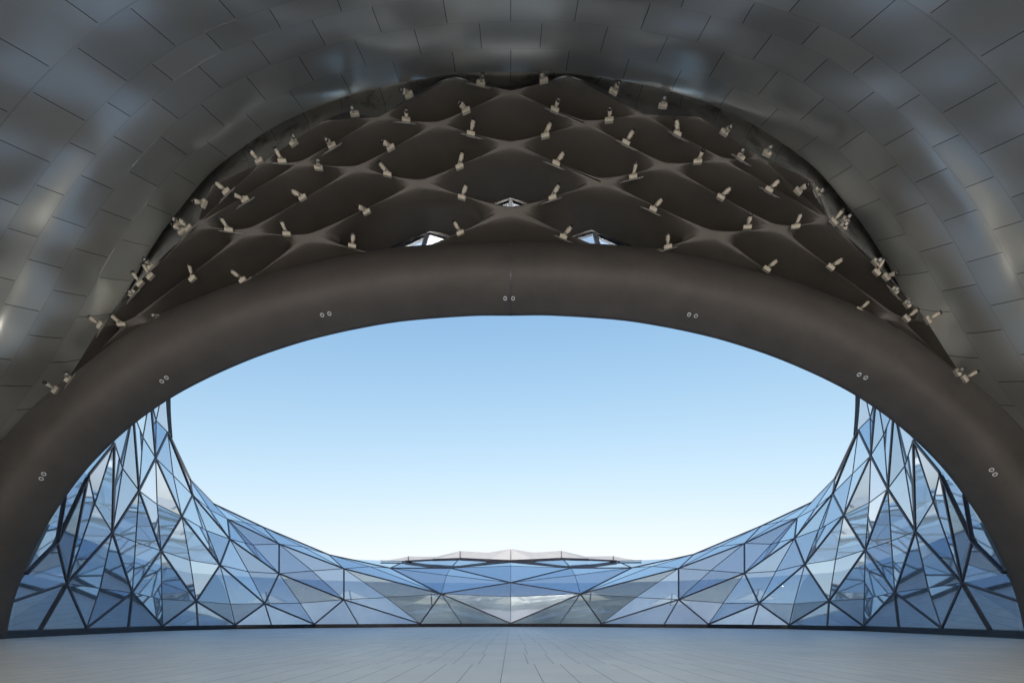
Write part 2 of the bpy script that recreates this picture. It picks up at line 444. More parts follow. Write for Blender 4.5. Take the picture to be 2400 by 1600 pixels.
def coffer(cell, side, parent, glazed):
    T, L, B, Rr = cell
    if Rr is None: Rr = (2394-L[0], L[1])
    c = Vector(((T[0]+L[0]+B[0]+Rr[0])/4, (T[1]+L[1]+B[1]+Rr[1])/4, 0))
    # corners in 3-D
    def pt(q): return P(q[0], q[1], lat_D(q[0], q[1]))
    K = 72
    def param(th, p, sc):
        """p-norm curve mapped into the quad by bilinear coordinates"""
        cx, sx = math.cos(th), math.sin(th)
        r = sc/((abs(cx)**p+abs(sx)**p)**(1/p))
        x, y = cx*r, sx*r                      # diamond space: T=(0,1) L=(-1,0) B=(0,-1) R=(1,0)
        # diamond -> unit square
        s, t = (x+y+1)/2, (y-x+1)/2            # s: L/B -> R/T ; t : R/B -> L/T
        s0, t0 = s, t
        u = (1-s0)*(1-t0)*B[0] + s0*(1-t0)*Rr[0] + (1-s0)*t0*L[0] + s0*t0*T[0]
        v = (1-s0)*(1-t0)*B[1] + s0*(1-t0)*Rr[1] + (1-s0)*t0*L[1] + s0*t0*T[1]
        return u, v
    back = Vector((0, 1, .02))
    size = abs(B[1]-T[1])
    dep = 2.5 if size > 90 else 1.6
    rings = []
    specs = [(1.0, 1.0, -.05, 0), (1.12, .918, -.055, 0), (1.28, .848, -.035, 0), (1.42, .803, .04, 0), (1.58, .763, .18, 0), (1.75, .728, .46, 0), (1.9, .704, .95, 0), (2.0, .682, 1.6, 0), (1.9, .66, dep, 0)]
    vs_ = []
    for p, scl, d, _ in specs:
        rg = []
        for k in range(K):
            th = 2*math.pi*k/K
            u, v = param(th, p, scl)
            q = pt((u, v)) + back*d
            rg.append(q)
        rings.append(rg)
    cen = sum(rings[-1], Vector())/K
    if glazed:                                   # wide straight throat up to the roof light
        for i, (p, scl, d) in enumerate([(1.48, .80, .9), (1.3, .88, 1.6), (1.12, .96, dep)]):
            rings[6+i] = [pt(param(2*math.pi*k/K, p, scl)) + back*d for k in range(K)]
    # flare inwards towards the back
    for i, kk in (() if glazed else ((7, .03), (8, .08))):
        ci = sum(rings[i], Vector())/K
        rings[i] = [q.lerp(ci, kk) for q in rings[i]]
    if side == -1: rings = [[mx(q) for q in rg] for rg in rings]
    v = [q for rg in rings for q in rg]; f = []
    for i in range(len(rings)-1):
        for k in range(K):
            k2 = (k+1) % K; q = (i*K+k, i*K+k2, (i+1)*K+k2, (i+1)*K+k)
            f.append(q if side == 1 else q[::-1])
    last = (len(rings)-1)*K
    if not glazed:
        f.append(tuple(last+k for k in range(K)))
    o = mesh_obj('coffer', v, f, M_LATT, parent, True)
    o.data.set_sharp_from_angle(angle=R(38))
    if glazed:
        lr = rings[-1]; ce = sum(lr, Vector())/K
        # triangular steel frame round the roof light and its pane
        top, lf, bt, rt = lr[K//4], lr[K//2], lr[3*K//4], lr[0]
        if side == -1: pass
        n = Vector((0, 1, 0)); mb = MB()
        cor = [ce+(q-ce)*1.0 for q in (top, lf, bt, rt)]
        ins = [ce+(q-ce)*.80 + Vector((0, .02, 0)) for q in cor]
        vv = [Vector(q)+Vector((0, -.02, 0)) for q in lr] ; nn = len(vv)
        # flat frame plate between the round throat and the diamond light
        def dia(k):
            th = 2*math.pi*k/K; c1, s1 = math.cos(th), math.sin(th); t = abs(c1)+abs(s1)
            wx, wy = abs(c1)/t, abs(s1)/t
            return ce + ((rt if c1 > 0 else lf)-ce)*.97*wx + ((top if s1 > 0 else bt)-ce)*.96*wy
        inner = [dia(k)+Vector((0, -.02, 0)) for k in range(K)]
        vv += inner; inner2 = [q+Vector((0, .30, 0)) for q in inner]; vv += inner2
        ff = []
        for k in range(K):
            k2 = (k+1) % K; ff.append((k, k2, nn+k2, nn+k)); ff.append((nn+k, nn+k2, 2*nn+k2, 2*nn+k))
        fr = mesh_obj('skylight_frame', vv, ff, M_BLACK, o)
        pv = [q+Vector((0, .15, 0)) for q in (inner[K//4], inner[K//2], inner[3*K//4], inner[0])]
        mesh_obj('skylight_pane', pv, [(0, 1, 2, 3)], M_SKYLIGHT, o)
        mb.beam(inner[K//4]+Vector((0, .02, .25)), inner[3*K//4]+Vector((0, .02, 0)), n, .18, .2)
        mb.beam(inner[K//4]+Vector((0, -.14, .25)), inner[3*K//4]+Vector((0, -.14, 0)), n, .08, .06)
        mb.build('skylight_bar', M_BAR, o)
    return o
lat = empty('lattice_ceiling', (0, 20.5, 0))
tag(lat, 'dark bronze ceiling of diamond coffers between the metal vault and the arch beam', 'ceiling')
for T_, L_, B_, R_, mir, gz in CELLS:
    coffer((T_, L_, B_, R_), 1, lat, gz)
    if mir: coffer((T_, L_, B_, R_), -1, lat, gz)
# edges of the diamonds, used to line the lamps up
EDGES = []
for T_, L_, B_, R_, mir, gz in CELLS:
    r_ = R_ or (2394-L_[0], L_[1])
    for a, b in ((T_, L_), (L_, B_), (B_, r_), (r_, T_)):
        EDGES.append((a, b)); EDGES.append(((2394-a[0], a[1]), (2394-b[0], b[1])))

# ------------------------------------------------------------------ metal vault
CREASE = [(1197,166,17.6),(1075,170,17.65),(949,189,17.8),(842,214,18.1),(735,250,18.5),(643,293,18.9),(561,347,19.4),(485,408,19.9),(429,474,20.3),(378,540,20.8),(332,612,21.2),(290,690,21.7),(243,762,22.0),(175,875,22.6),(95,975,23.0),(10,1085,23.4),(-70,1210,23.7),(-120,1350,24),(-140,1520,24.2)]
# rows outward from the crease: pixel rows for the part in view, then world points over and behind the camera
ROW2 = [(1197,118,15.9),(1068,122,15.95),(935,142,16.15),(820,168,16.5),(705,206,16.9),(605,252,17.4),(515,310,17.9),(435,375,18.5),(372,445,18.9),(315,520,19.5),(262,600,20.0),(215,685,20.6),(165,775,21.1),(100,880,21.8),(20,985,22.4),(-60,1095,22.9),(-140,1215,23.3),(-190,1355,23.6),(-210,1520,23.9)]
ROW3 = [(1197,10,13.6),(1050,14,13.7),(895,34,13.9),(765,62,14.2),(635,104,14.7),(515,154,15.2),(412,222,15.8),(322,300,16.4),(250,382,17.0),(182,470,17.6),(125,560,18.3),(75,655,19.0),(20,755,19.8),(-45,870,20.6),(-115,985,21.3),(-190,1105,21.9),(-265,1225,22.4),(-310,1365,22.8),(-330,1520,23.2)]
ROW4 = [(1197,-190,11.2),(1015,-184,11.3),(825,-160,11.5),(660,-125,11.8),(495,-75,12.2),(340,-8,12.7),(215,75,13.3),(110,172,14.0),(20,272,14.8),(-55,375,15.6),(-120,480,16.4),(-175,585,17.3),(-230,695,18.2),(-290,820,19.1),(-355,945,20.0),(-420,1075,20.8),(-480,1205,21.5),(-520,1360,22.1),(-540,1520,22.6)]
def far_row(y, hx, hz, flat):
    """arch cross-section over / behind the camera"""
    out = []
    for i in range(19):
        t = i/18*math.pi/2*1.0
        out.append(Vector((-hx*math.sin(t)**flat if t > 0 else 0, y + 4*math.sin(t)**2, hz*math.cos(t)**.75 if i < 18 else -.6)))
    return out
OUTLINE = [(1197,210,0),(1120,197,.7),(1060,180,1.2),(960,225,2.1),(888,270,2.7),(818,262,3.2),(756,284,3.9),(690,330,4.7),(616,377,5.6),(560,405,6.3),(503,440,7.0),(458,526,8.5),(385,595,9.4),(318,668,10.7),(240,757,12.0),(166,878,13.0),(95,975,14.0)]
def strip_surface():
    """recessed strip between the vault's crease and the outline of the lattice"""
    n = 128; m = 14
    def cre(t): return cr([Vector(q) for q in CREASE], t/18)
    for side in (1, -1):
        v = []; uv = []; f = []
        for i in range(n+1):
            o = cr(OUTLINE, i/n); c = cre(o.z); u_, v_, d_ = c
            q = P(u_, v_-6, d_+.5)                      # behind the lip of the vault
            k = max(0, 1-i/n)
            lip = P(u_, v_-1, d_+.7+1.5*k)
            e = P(o.x, o.y+2, lat_D(o.x, o.y)+.05)
            for j in range(m+1):
                p = cr([q, lip, lip.lerp(e, .5)+Vector((0, .45*k, .35*k)), e], j/m)
                if i == 0: p.x = 0
                v.append(p if side == 1 else mx(p)); uv.append((side*o.z/18*21+100, 6.04+.9*j/m))
        W = m+1
        for i in range(n):
            for j in range(m):
                w4 = (i*W+j, i*W+j+1, (i+1)*W+j+1, (i+1)*W+j); f.append(w4 if side == 1 else w4[::-1])
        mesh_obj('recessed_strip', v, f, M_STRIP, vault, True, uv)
def px_row(row): return [P(*q) for q in row]
crease_lip = [P(u, v-2*max(0, 1-i/13), d+.25) for i, (u, v, d) in enumerate(CREASE)]
vault_rows = [crease_lip, px_row(CREASE), px_row(ROW2), px_row(ROW3), px_row(ROW4), far_row(3.0, 27, 15.5, .9), far_row(-10, 31, 14.5, .8), far_row(-26, 33, 14.2, .8)]
def surf(rows, vmap, name, parent, ns=12, nphi=96, per=17.0):
    """smooth surface through control rows; uv = panels along arch, rows"""
    nr = len(rows)
    # interpolate along each row first
    dense = [[cr(r, i/nphi) for i in range(nphi+1)] for r in rows]
    # arc length of a reference row for the panel count
    for side in (1, -1):
        v = []; uv = []; f = []
        for j in range((nr-1)*ns+1):
            t = j/((nr-1)*ns)
            for i in range(nphi+1):
                q = cr([dense[k][i] for k in range(nr)], t)
                if i == 0: q.x = 0
                v.append(q if side == 1 else mx(q))
                uv.append((side*i/nphi*per + 100, cr([(a, 0, 0) for a in vmap], t).x))
        W = nphi+1
        for j in range((nr-1)*ns):
            for i in range(nphi):
                q = (j*W+i, j*W+i+1, (j+1)*W+i+1, (j+1)*W+i)
                f.append(q if side == 1 else q[::-1])
        mesh_obj(name, v, f, M_SHELL, parent, True, uv)
vault = empty('metal_vault', (0, 8, 0))
tag(vault, 'dull grey metal clad vault curving overhead and down both sides of the entrance', 'vault')
surf(vault_rows, [9.8, 10, 10.95, 12.6, 15.0, 19.0, 23.0, 26.0], 'metal_cladding', vault)
strip_surface()
# unseen outer roof, raised and widened to keep sun off the courtyard
def sun_shade_roof():
    def up(row, dy, dz): return [Vector((p.x*1.02-.2*min(1, abs(p.x)), p.y+dy, max(-.5, p.z+dz*max(0, math.cos(min(1, i/16)*math.pi/2))**.45))) for i, p in enumerate(row)]
    def box(y, hx, hz): return [Vector((-hx*min(1, (i/13)), y, hz*(1-max(0, (i-12)/6)**1.5) - (.5 if i == 18 else 0))) for i in range(19)]
    rows = [up(px_row(CREASE), 3.6, 2.2), up(px_row(CREASE), 2.2, 6), box(20.5, 47, 33.5), box(16, 47, 33.5), box(6, 40, 22), up(far_row(-10, 33, 14.5, .8), 0, 2.5), up(far_row(-26.2, 33.6, 14.2, .8), 0, .5)]
    nphi = 64; ns = 6; dense = [[cr(r_, i/nphi) for i in range(nphi+1)] for r_ in rows]
    for side in (1, -1):
        v = []; f = []
        for j in range((len(rows)-1)*ns+1):
            for i in range(nphi+1):
                q = cr([dense[k][i] for k in range(len(rows))], j/((len(rows)-1)*ns))
                if i == 0: q.x = 0
                v.append(q if side == 1 else mx(q))
        W = nphi+1
        for j in range((len(rows)-1)*ns):
            for i in range(nphi): f.append((j*W+i, j*W+i+1, (j+1)*W+i+1, (j+1)*W+i))
        mesh_obj('sun_shade_roof', v, f, M_CREST, vault, True)
sun_shade_roof()

# ------------------------------------------------------------------ glass facade
def c1(x, y): return (x/2.24, 850+y/2.24)
ND = {  # node: (u, v, D)
 'b0': (-20,1492,21.6), 'b1': (203,1483,28.0), 'b2': (381,1475,35.6), 'b3': (551,1468.5,41.4), 'b4': (737,1464,46.0), 'b5': (984.5,1461.5,50.6), 'b6': (1197,1461,52.4),
 'z0': (-30,1486,21.8),
 'a1': (157,1366,25.7), 'a2': (310,1388,31.5), 'a3': (460,1408,38.3), 'a4': (620.5,1413.4,43.8), 'a5': (805.9,1404.3,48.6), 'a6': (1034.2,1391,51.9),
 'cc1': (263.4,1247.3,28.6), 'cc2': (377.2,1289.7,35.0), 'cc3': (515.6,1323.2,41.0), 'cc4': (654,1343.3,46.3), 'cc5': (806.1,1331.8,50.8), 'm0': (1197.2,1364.5,54.0),
 'd1': (325.9,1149.1,30.6), 'd2': (426.3,1209.4,36.8), 'd3': (539,1262.5,43.6), 'd4': (654.2,1274,49.6), 'd5': (771.3,1299.2,57.0), 'n1': (914,1330.2,57.5), 'p1': (1056,1330.4,60.5), 'q0': (1197,1316.5,64.0), 'o1': (947,1315,66.0),
 'e1': (364.8,1072.5,32.8), 'e2': (451.3,1159.4,40.2), 'e3': (533.5,1215.9,47.5), 'e4': (616.5,1234.2,55.0),
 'f1': (393.3,1012.6,35.5), 'f2': (446.4,1125.0,44.0), 'f3': (499.7,1179.5,52.5), 't3': (484,1163,50.0),
 'g1': (207.4,1113,25.8), 'g2': (268.4,1037,27.6), 'g3': (312,965,29.6), 'g4': (352,925,31.8), 'g5': (383,905,34.0),
 'h2': (134.2,1269.5,24.8), 'h1': (152,1160,24.2), 'h0': (10,1415,21.9), 'h3': (60,1345,22.9),
}
NP = {k: P(*q) for k, q in ND.items()}
for k in ('b1','b2','b3','b4','b5','b6'): NP[k].z = .38
NP['b0'].z = .38
for k in ('b6', 'm0', 'q0'): NP[k].x = 0
facade = empty('glass_facade', (0, 40, 0))
tag(facade, 'blue glass facade of folded triangular panes curving round the courtyard', 'glass building')
RH = [ # (left, bottom, right, top), crossing (u,v), fold depth
 (('a1','b1','a2','cc1'), (234.4,1378), .25), (('a2','b2','a3','cc2'), (379.5,1403.6), .3), (('a3','b3','a4','cc3'), (540.2,1414.7), -.25),
 (('a4','b4','a5','cc4'), (703,1412.5), .3), (('a5','b5','a6','cc5'), (905.6,1399.2), .3),
 (('cc1','a2','cc2','d1'), (317.9,1269.6), .35), (('cc2','a3','cc3','d2'), (445,1312), .3), (('cc3','a4','cc4','d3'), (581.7,1338.8), .35), (('cc4','a5','cc5','d4'), (731.5,1336.8), .3),
 (('d1','cc2','d2','e1'), (368.3,1181.3), .3), (('d2','cc3','d3','e2'), (483.6,1242.3), .5), (('d3','cc4','d4','e3'), (592.1,1276), .6), (('d4','cc5','d5','e4'), (711,1281), .0),
 (('e1','d2','e2','f1'), (406,1113.4), .3),
 (('e2','d3','e3','f2'), (492,1194), .2), (('e3','d4','e4','f3'), (574.5,1224), .0),
 (('cc5','a6','n1','d5'), (866.9,1326.8), .0), (('n1','a6','m0','p1'), (1046.7,1347.3), -.6),
 (('g1','a1','cc1','g2'), (222.3,1179.5), .2), (('g2','cc1','d1','g3'), (287.3,1096.8), .3), (('g3','d1','e1','g4'), (335,1023.8), .3), (('g4','e1','f1','g5'), (366,985), .2),
]
def at_plane(u, v, a, b, c):
    d = P(u, v, 10)-CAM; n = (b-a).cross(c-a)
    if abs(n.dot(d)) < 1e-6: return None
    return CAM + d*((a-CAM).dot(n)/d.dot(n))
def tri_panel(corners, centre, side, bars=True):
    """one glazed bay: triangles from its crossing point, with thin bars"""
    cs = [Vector(c) for c in corners]; ce = Vector(centre)
    if side == -1: cs = [mx(c) for c in cs]; ce = mx(ce)
    n = len(cs)
    v = cs+[ce]; f = [(i, (i+1) % n, n) for i in range(n)]
    if side == -1: f = [q[::-1] for q in f]
    o = mesh_obj('glass_panel', v, f, M_GLASS, facade)
    if bars:
        mb = MB(); nm = (cs[2]-cs[0]).cross(cs[3 % n]-cs[1]).normalized()
        for c in cs: mb.beam(c, ce, nm, .05, .06)
        mb.build('glazing_bar', M_BAR, o)
    return o
done = set()
def mullion(a, b, w_=.22, d_=.34, name='mullion'):
    for side in (1, -1):
        pa, pb = NP[a], NP[b]
        if side == -1:
            if abs(pa.x) < .01 and abs(pb.x) < .01: continue
            pa, pb = mx(pa), mx(pb)
        mid = (pa+pb)/2; c = Vector((0, 34, mid.z)); nm = (c-mid).normalized()
        MB().beam(pa, pb, nm, w_, d_, .02).build(name, M_MULL, facade)
for names, (u, v), fold in RH:
    cs = [NP[k] for k in names]; md = sum((q.y for q in cs))/4
    # crossing sits near the mean plane of the two diagonals at its own sight line
    dm = sum(ND[k][2]*1/(1e-3+math.hypot(ND[k][0]-u, ND[k][1]-v)) for k in names)/sum(1/(1e-3+math.hypot(ND[k][0]-u, ND[k][1]-v)) for k in names)
    ce = P(u, v, dm+fold*(.45 if u < 480 else 1.2))
    for side in (1, -1): tri_panel(cs, ce, side)
# bays standing on the plinth
BASE = [('a2','b1','b2',301.3), ('a3','b2','b3',464), ('a4','b3','b4',636), ('a5','b4','b5',839), ('a6','b5','b6',1081.4)]
def base_bay(t, l, r, us):
    T, L, Rr = NP[t], NP[l], NP[r]
    # foot of the thin bar on the plinth line
    best = None
    for i in range(101):
        q = L.lerp(Rr, i/100); s = project(q)
        if best is None or abs(s[0]-us) < best[0]: best = (abs(s[0]-us), q)
    m = best[1]
    for side in (1, -1):
        fx = (lambda p: p) if side == 1 else mx
        v = [fx(T), fx(L), fx(m), fx(Rr)]
        f = [(0, 1, 2), (0, 2, 3)]
        if side == -1: f = [q[::-1] for q in f]
        o = mesh_obj('glass_panel', v, f, M_GLASS, facade)
        nm = (v[1]-v[0]).cross(v[3]-v[0]).normalized()
        MB().beam(v[0], v[2], nm, .09, .14).build('glazing_bar', M_BAR, o)
def project(p):
    d = p-CAM; c, s = math.cos(YAW), math.sin(YAW)
    x, y = d.x*c+d.y*s, -d.x*s+d.y*c
    return (CX+F*x/y, CY-F*d.z/y)
for q in BASE: base_bay(*q)
# centre bays on the axis
def centre_bay(names, ce):
    cs = [NP[k] if not k.endswith('m') else mx(NP[k[:-1]]) for k in names]
    tri_panel(cs, ce, 1)
ce = P(1197.2, 1397.6, 52.6); ce.x = 0; centre_bay(('a6','b6','a6m','m0'), ce)
ce = P(1197.2, 1325.5, 60.8); ce.x = 0; centre_bay(('p1','m0','p1m','q0'), ce)
def plain(names, side_both=True, mat=None, name='glass_panel'):
    for side in ((1, -1) if side_both else (1,)):
        cs = [NP[k] if isinstance(k, str) else k for k in names]
        if side == -1: cs = [mx(q) for q in cs][::-1]
        mesh_obj(name, cs, [tuple(range(len(cs)))], mat or M_GLASS, facade)
# leftmost bays beside the arch foot
NP['s0'] = P(94, 1485, 24.6); NP['s0'].z = .38
for t in (('a1','h0','b0'), ('a1','b0','s0'), ('a1','s0','b1'), ('h2','h3','a1'), ('h3','h0','a1'), ('h2','a1','g1'), ('h2','g1','h1'), ('h2','h1','h3')): plain(t)
NP['k0'] = P(60, 1180, 22.9); NP['k1'] = P(140, 1075, 24.4); NP['k2'] = P(215, 995, 26.2); NP['k3'] = P(285, 925, 28.4); NP['k4'] = P(345, 870, 31)
for t in (('h3','k0','h1'), ('h1','k0','k1'), ('h1','k1','g1'), ('g1','k1','g2'), ('g2','k1','k2'), ('g2','k2','g3'), ('g3','k2','k3'), ('g3','k3','g4'), ('g4','k3','k4'), ('g4','k4','g5')): plain(t)
# roof bays behind the eaves
NP['o0'] = P(830,1310,68); NP['r1'] = P(1075,1309.5,70); NP['q1'] = P(1197,1312.5,70); NP['q1'].x = 0
for t in (('n1','p1','o1'), ('o1','p1','r1'), ('p1','q0','r1'), ('q0','q1','r1'), ('d5','n1','o0'), ('o0','n1','o1')): plain(t)
for a, b in [('b1','a2'),('a2','cc2'),('cc2','d2'),('d2','e2'),('e2','f2'),('b2','a3'),('a3','cc3'),('cc3','d3'),('d3','e3'),('e3','f3'),('b3','a4'),('a4','cc4'),('cc4','d4'),('d4','e4'),
             ('b4','a5'),('a5','cc5'),('cc5','d5'),('b5','a6'),('a6','m0'),('a6','n1'),('m0','p1'),
             ('a1','cc1'),('cc1','d1'),('d1','e1'),('e1','f1'),
             ('e1','d2'),('d2','cc3'),('cc3','a4'),('a4','b4'),('d1','cc2'),('cc2','a3'),('a3','b3'),('cc1','a2'),('a2','b2'),('a1','b1'),
             ('e2','d3'),('d3','cc4'),('cc4','a5'),('a5','b5'),('e3','d4'),('d4','cc5'),('cc5','a6'),('a6','b6'),
             ('g1','a1'),('g2','cc1'),('g3','d1'),('g4','e1'),('g1','g2'),('h2','a1'),('a1','h0')]:
    big = ND[a][2] < 33
    mullion(a, b, .12 if big else .14, .09)
for a, b in [('s0','a1'),('h2','h1'),('h2','g1'),('h3','h2'),('f1','e2'),('f1','f2'),('n1','p1'),('p1','q0'),('o1','p1'),('o1','n1'),('d5','n1'),('r1','p1'),('e4','d5'),('f3','e4'),('f2','f3')]:
    ND.setdefault(a, (0,0,40)); mullion(a, b, .11 if ND[a][2] > 30 else .09, .18, 'roof_bar' if a[0] in 'nporef' else 'mullion')
# black plinth along the foot of the glass
def plinth():
    pts = [P(-60,1480,20.4)]+[NP[k] for k in ('b0','s0','b1','b2','b3','b4','b5','b6')]
    pts = [Vector((p.x, p.y, 0)) for p in pts]; pts[-1].x = 0
    v = []; f = []
    full = pts + [mx(p) for p in pts[-2::-1]]
    for p in full:
        c = Vector((0, 34, 0)); d = (c-p).normalized()
        a = p + d*.10; b = p - d*.16
        v += [Vector((a.x, a.y, -.05)), Vector((a.x, a.y, .38)), Vector((b.x, b.y, .38)), Vector((b.x, b.y, -.05))]
    for i in range(len(full)-1):
        for k in range(4): f.append((4*i+k, 4*i+(k+1) % 4, 4*i+4+(k+1) % 4, 4*i+4+k))
    mesh_obj('plinth', v, f, M_BLACK, facade)
plinth()
# pale crest behind the eaves, five folded peaks
CR = [(902,1313.5,1312.0),(958,1303.0,1313.4),(1023,1303.6,1308.5),(1078.7,1290.3,1305.5),(1144.5,1294.2,1309.2),(1197,1285.4,1312.2)]
def crest():
    D = 74.0
    for side in (1, -1):
        tops = [P(u, v, D+1.5) for u, v, w2 in CR]; bots = [P(u, w2+1.5, D) for u, v, w2 in CR]
        tops[-1].x = bots[-1].x = 0
        for i in range(len(CR)-1):
            q = [bots[i], bots[i+1], tops[i+1], tops[i]]
            bk = [Vector((p.x, p.y+.25, p.z)) for p in q]
            v = q+bk
            if side == -1: v = [mx(p) for p in v]
            f = [(0,1,2,3),(7,6,5,4),(0,4,5,1),(3,2,6,7),(1,5,6,2),(0,3,7,4)]
            mesh_obj('crest_panel', v, f, M_CREST2, facade)
        mb = MB()
        gt = [P(u, v, 65.0) for u, v in [(892,1313.3),(950,1314.5),(1015,1311.5),(1079,1309.5),(1140,1312.5),(1197,1314.8)]]; gt[-1].x = 0
        for i in range(5):
            g_ = MB().beam(gt[i], gt[i+1], Vector((0,-1,0)), (.05,.20,.30,.34,.36)[i], .5)
            if side == -1: g_.v = [mx(p) for p in g_.v]
            g_.build('gutter', M_MULL, facade)
        for i in (1, 3, 5):
            mb = MB().beam(tops[i].lerp(bots[i], .14)+Vector((0,-.12,0)), bots[i]+Vector((0,-.3,0)), Vector((0,-1,0)), .12 if i < 5 else .08, .3)
            if side == -1: mb.v = [mx(p) for p in mb.v]
            mb.build('crest_joint', M_MULL, facade)
crest()
# grey fascia where the roof edge rises to the canopy
def fascia():
    L = [(389,880,36.5),(389,930,36.2),(391,965,36.0),(395,1008,35.8)]; Rr = [(400,880,36.9),(400,935,36.7),(401,975,36.5),(404.5,1024,36.2)]
    for side in (1, -1):
        v = []; f = []
        for i in range(13):
            a, b = cr(L, i/12), cr(Rr, i/12)
            a, b = P(*a), P(*b)
            v += [a, b, b+Vector((-.35, .45, 0)), a+Vector((-.35, .45, 0))]
        for i in range(12):
            for k in range(4): f.append((4*i+k, 4*i+(k+1) % 4, 4*i+4+(k+1) % 4, 4*i+4+k))
        if side == -1: v = [mx(p) for p in v]
        mesh_obj('roof_fascia', v, f, M_FASCIA, facade)
fascia()

def rear_block():
    b = empty('city_block', (0, -92, 0)); tag(b, 'low brown city block standing across the street behind the viewpoint', 'building')
    m = simple('brown_stone', (.20, .16, .13), .6, 0, .2, .3)
    v, f = box_verts(Vector((0, -92, 6.75)), Vector((70, 0, 0)), Vector((0, 5, 0)), Vector((0, 0, 6.95))); mesh_obj('wall', v, f, m, b)
    v, f = box_verts(Vector((0, -92, 13.95)), Vector((70.6, 0, 0)), Vector((0, 5.6, 0)), Vector((0, 0, .25))); mesh_obj('roof_slab', v, f, M_FASCIA, b)
    for fl in range(2):
        v, f = box_verts(Vector((0, -86.95, 3+fl*5.4)), Vector((68, 0, 0)), Vector((0, .08, 0)), Vector((0, 0, 1.2))); mesh_obj('window_band', v, f, M_BLACK, b)
rear_block()

# ------------------------------------------------------------------ interior seen through the glass
hall = empty('interior_hall', (0, 62, 0))
tag(hall, 'pale sculpted hall with diamond windows behind the glass facade', 'hall')
def hall_curve(t, k):
    """t -1..1 round the ring, k outward offset"""
    base = [(-25.5,19),(-32,26),(-34,36),(-33,46),(-27,56),(-15,64),(0,67)]
    s = abs(t); p = cr([(x, y, 0) for x, y in base], 1-s)
    c = Vector((0, 34, 0)); d = (p-c).normalized()
    p = p + d*k
    return Vector((p.x if t < 0 else -p.x, p.y, 0))
def hall_shell():
    """ring of bays, each with an eye-shaped window; the lining curls forward at the top"""
    prof = [(0, -.2), (0.3, 1.0), (0.8, 2.3), (1.5, 3.6), (2.4, 4.6), (3.6, 5.4)]
    NB = 17; K = 64
    def S(t, h):
        q = cr([(a, b, 0) for a, b in prof], h); p = hall_curve(max(-1, min(1, t)), q.x)
        return Vector((p.x, p.y, q.y*(.9+.25*max(0, 1-abs(t)*1.4)) + (1.2*abs(t)+15*max(0, abs(t)-.45))*h))
    v = []; f = []
    for bay in range(NB):
        v = []; f = []
        t0, t1 = -1+2*bay/NB, -1+2*(bay+1)/NB; tm = (t0+t1)/2
        jit = .05*math.sin(bay*2.3); win = abs(bay-NB//2) <= 3
        rings = []
        for lv in range(9):
            e = lv/7; rg = []
            for k in range(K):
                th = 2*math.pi*k/K + math.pi/4; c, s_ = math.cos(th), math.sin(th); m_ = max(abs(c), abs(s_))
                ox, oy = c/m_, s_/m_                       # square
                ix = math.copysign(abs(c)**1.2, c)*.52; iy = math.copysign(max(0, abs(s_)-.45*abs(c)**.5*0)**1.0, s_)*max(.12, 1-abs(c)*.95)*(.19 if s_ > 0 else .03)
                ee = min(1, e); hx = ox+(ix-ox)*ee; hy = oy*.5+.5 + ((iy+.48+jit)-(oy*.5+.5))*ee
                p = S(tm+hx*(t1-t0)/2, hy)
                if lv == 8:
                    p = p + (Vector((p.x, p.y, 0))-Vector((0, 34, 0))).normalized()*.35
                rg.append(p)
            rings.append(rg)
        o = len(v)
        for rg in rings: v += rg
        for i in range(8 if win else 7):
            for k in range(K):
                k2 = (k+1) % K; f.append((o+i*K+k, o+i*K+k2, o+(i+1)*K+k2, o+(i+1)*K+k))
        if not win: f.append(tuple(o+7*K+k for k in range(K)))
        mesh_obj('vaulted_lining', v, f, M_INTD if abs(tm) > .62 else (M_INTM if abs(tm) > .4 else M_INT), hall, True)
        if not win: continue
        lr = rings[7]; MB().beam(lr[K//8], lr[5*K//8], Vector((0, 1, 0)), .14, .2).build('window_bar', M_BAR, hall)
hall_shell()

